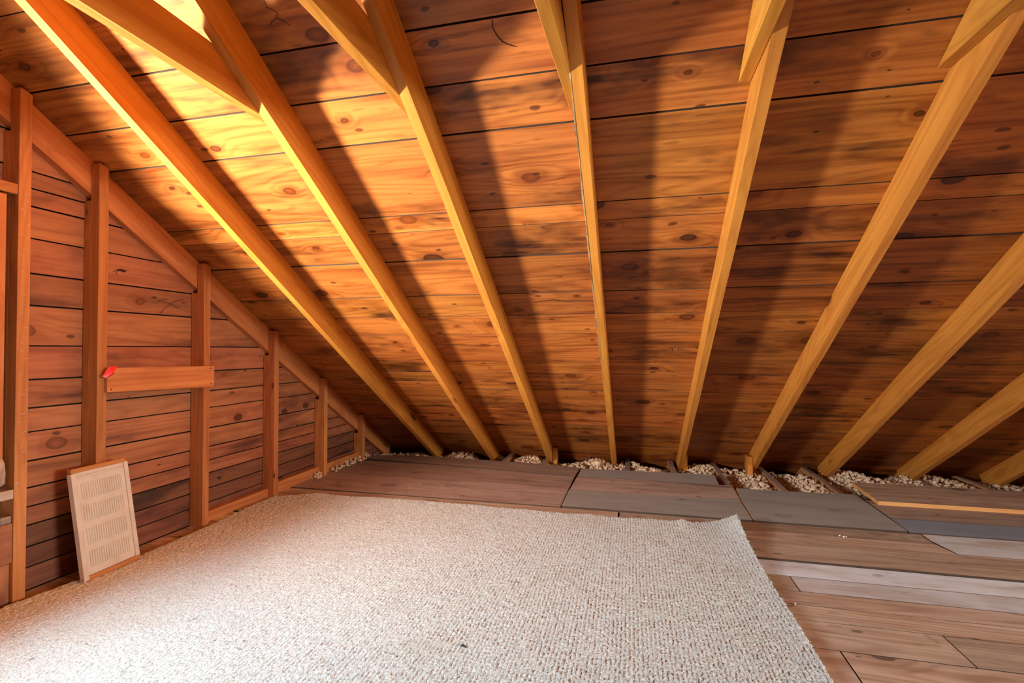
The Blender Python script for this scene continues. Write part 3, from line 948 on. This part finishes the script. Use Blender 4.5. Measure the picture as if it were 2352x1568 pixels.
ppart('board', 0.012, PW - 0.012, 0.022, PH - 0.02, -0.012, 0.004, kp.m)
s1_ = ppart('side_rail', 0.0, 0.022, 0.006, PH - 0.022, -0.016, 0.012, kp.m, 0.002)
s2_ = ppart('side_rail', PW - 0.020, PW, 0.022, PH - 0.018, -0.016, 0.012, kp.m, 0.002)
t_ = ppart('top_strip', 0.004, PW - 0.008, PH - 0.020, PH, -0.016, 0.008, M['stud'])
t_['label'] = 'bare orange wood strip'
ppart('top_bead', 0.024, PW - 0.022, PH - 0.045, PH - 0.037, 0.004, 0.010, kp.m, 0.002)
bstrip = ppart('bottom_strip', 0.006, PW + 0.003, 0.0, 0.021, -0.014, 0.008, M['stud'])
bstrip['label'] = 'reddish bare wood strip'
ppart('end_block', 0.0, 0.008, -0.003, 0.022, -0.014, 0.010, kp.m)
for (ya, yb) in ((0.365, 0.437), (0.262, 0.335), (0.158, 0.231), (0.056, 0.129)):
    bm = bmesh.new()
    for c_ in range(18):
        xc = 0.042 + c_ * 0.0108
        pr_ = [(xc - 0.0034, 0.0041), (xc - 0.0019, 0.0078), (xc + 0.0019, 0.0078), (xc + 0.0034, 0.0041)]
        va = [bm.verts.new((x, ya, z)) for x, z in pr_]
        vb = [bm.verts.new((x, yb, z)) for x, z in pr_]
        for i in range(3):
            bm.faces.new((va[i], va[i + 1], vb[i + 1], vb[i]))
        bm.faces.new(va[::-1])
        bm.faces.new(vb)
    rb = link('slot_row', finish(bm, 'slot_row'), kp.m, panel)
    rb['label'] = 'row of fine upright ribs'

# ------------------------------------------------------------------ red flag, debris
M['red'] = plain('red_plastic', (0.80, 0.012, 0.016), 0.35, 0.08, 20, 0.5)
bm = bmesh.new()
prof = [(1.872, 0.939), (1.884, 0.930), (1.919, 0.938), (1.941, 0.949), (1.930, 0.960), (1.941, 0.985), (1.902, 0.984)]
va = [bm.verts.new((STUD + 0.022 + 0.010 * math.sin(i * 1.4 + 0.5) + 0.006, y, z)) for i, (y, z) in enumerate(prof)]
vb = [bm.verts.new((v.co.x + 0.0012, v.co.y, v.co.z)) for v in va]
c0 = bm.verts.new((STUD + 0.046, 1.912, 0.955))
c1 = bm.verts.new((STUD + 0.0472, 1.912, 0.955))
for i in range(len(va)):
    j = (i + 1) % len(va)
    bm.faces.new((va[j], va[i], c0))
    bm.faces.new((vb[i], vb[j], c1))
    bm.faces.new((va[i], va[j], vb[j], vb[i]))
o = link('marking_flag', finish(bm, 'marking_flag'), M['red'])
tag(o, 'small folded red plastic flag caught at the left end of the brace board', 'flag')

M['chip'] = plain('slate_chip', (0.055, 0.058, 0.07), 0.5)
bm = bmesh.new()
add_prism(bm, [(-0.011, -0.004), (-0.004, -0.006), (0.006, -0.002), (0.011, -0.005), (0.010, 0.001), (0.002, 0.005), (-0.007, 0.006)], 0, 0.003)
o = link('debris_chip', finish(bm, 'debris_chip', 0.0006), M['chip'])
o.location = (-0.585, 1.685, 0.0190)
o.rotation_euler = (0.05, 0.08, -0.3)
tag(o, 'tiny dark slate coloured chip lying on the carpet', 'chip')

M['white'] = plain('white_bead', (0.85, 0.84, 0.83), 0.4)
for (x, y, z, r, lb) in ((1.137, 3.196, 0.011, 0.0042, 'tiny white bead on the floorboards, left of its two neighbours'),
                         (1.152, 3.180, 0.012, 0.0050, 'tiny white bead on the floorboards, middle one of three'),
                         (1.167, 3.188, 0.011, 0.0042, 'tiny white bead on the floorboards, right of its two neighbours'),
                         (0.655, 2.315, 0.0045, 0.0045, 'single tiny white bead on the floorboards beside the carpet edge')):
    bm = bmesh.new()
    bmesh.ops.create_icosphere(bm, subdivisions=2, radius=r)
    for v in bm.verts:
        v.co *= 1 + random.uniform(-0.12, 0.12)
    o = link('bead', finish(bm, 'bead'), M['white'])
    o.location = (x, y, z)
    tag(o, lb, 'bead', 'white beads on the floor')

# old staples left in the stud beside the window
M['steel'] = plain('staple_steel', (0.55, 0.52, 0.48), 0.35, 0.2, 60)
st1 = [o for o in bpy.data.objects if o.get('label', '').startswith('tall wall stud')][0]
sm = box_mesh('staple', 0.011, 0.0013, 0.0013)
for k_ in range(26):
    z_ = 0.5 + 1.28 * (k_ + random.random() * 0.8) / 26
    o = link('staple', sm, M['steel'], st1)
    o.matrix_parent_inverse = st1.matrix_world.inverted()
    a_ = random.uniform(-0.35, 0.35)
    o.matrix_basis = Matrix.Translation((STUD + 0.0006, SY[0] + random.uniform(0.009, 0.037), z_)) @ Matrix.Rotation(a_, 4, 'X') @ Matrix.Rotation(math.radians(90), 4, 'Z')

# ------------------------------------------------------------------ pencil marks and cracks in the boards
M['mark'] = plain('pencil_and_crack', (0.035, 0.018, 0.012), 0.9)


def ribbon(name, pts, width, matrix, parent, lift):
    """Thin dark line drawn on a board; pts in the board plane (first axis along x of matrix)."""
    bm = bmesh.new()
    prev_ = None
    for i, p in enumerate(pts):
        q0, q1 = Vector(pts[max(i - 1, 0)]), Vector(pts[min(i + 1, len(pts) - 1)])
        t_ = (q1 - q0).normalized()
        n_ = Vector((-t_.y, t_.x)) * width * (0.35 if i in (0, len(pts) - 1) else random.uniform(0.4, 0.6))
        a_ = [bm.verts.new((p[0] + k_ * n_.x, p[1] + k_ * n_.y, lift * e_)) for k_, e_ in ((-1, 0.2), (0, 1.0), (1, 0.2))]
        if prev_:
            bm.faces.new((prev_[0], prev_[1], a_[1], a_[0]))
            bm.faces.new((prev_[1], prev_[2], a_[2], a_[1]))
        prev_ = a_
    o = link(name, finish(bm, name), M['mark'], parent)
    o.matrix_world = matrix
    return o


RM = Matrix.Translation(roof_pt(0, 0)) @ ACROSS_M
for nm, wd, pts in (
        ('crack', 0.004, [(-0.452, 0.757), (-0.457, 0.782), (-0.448, 0.81), (-0.434, 0.832), (-0.418, 0.844), (-0.388, 0.856)]),
        ('crack', 0.003, [(-1.225, 0.583), (-1.228, 0.593), (-1.229, 0.605), (-1.209, 0.619), (-1.201, 0.629), (-1.216, 0.641), (-1.197, 0.653), (-1.179, 0.672)]),
        ('crack', 0.003, [(-1.217, 0.643), (-1.245, 0.653), (-1.255, 0.663)]),
        ('crack', 0.007, [(-0.566, 2.316), (-0.514, 2.300), (-0.455, 2.295), (-0.381, 2.309), (-0.294, 2.309), (-0.216, 2.315)]),
        ('pencil_mark', 0.005, [(0.227, 2.826), (0.263, 2.822), (0.300, 2.826)]),
        ('pencil_mark', 0.005, [(0.245, 2.826), (0.250, 2.845), (0.254, 2.862)]),
        ('pencil_mark', 0.005, [(0.285, 2.826), (0.286, 2.840), (0.287, 2.855)]),
        ('pencil_mark', 0.005, [(0.322, 2.815), (0.296, 2.838), (0.330, 2.862)]),
        ('pencil_mark', 0.003, [(-0.147, 2.962), (-0.101, 2.938), (-0.052, 2.932), (0.007, 2.952), (0.056, 2.985), (0.027, 3.001)])):
    ribbon(nm, pts, wd, RM, ceiling, -0.0012)
GM = Matrix.Translation((WALL, 0, 0)) @ WM
for nm, wd, pts in (
        ('pencil_mark', 0.003, [(2.333, 1.364), (2.265, 1.343), (2.305, 1.343), (2.347, 1.336), (2.402, 1.313)]),
        ('pencil_mark', 0.003, [(2.435, 1.369), (2.398, 1.360), (2.369, 1.348), (2.347, 1.334), (2.312, 1.306), (2.281, 1.273)]),
        ('crack', 0.004, [(2.017, 1.471), (2.031, 1.483), (2.054, 1.488), (2.077, 1.486), (2.098, 1.492)]),
        ('crack', 0.003, [(2.054, 1.485), (2.037, 1.478), (2.031, 1.470), (2.038, 1.461)]),
        ('crack', 0.014, [(2.040, 1.486), (2.055, 1.487), (2.070, 1.485), (2.082, 1.485)])):
    ribbon(nm, pts, wd, GM, wall, 0.0012)
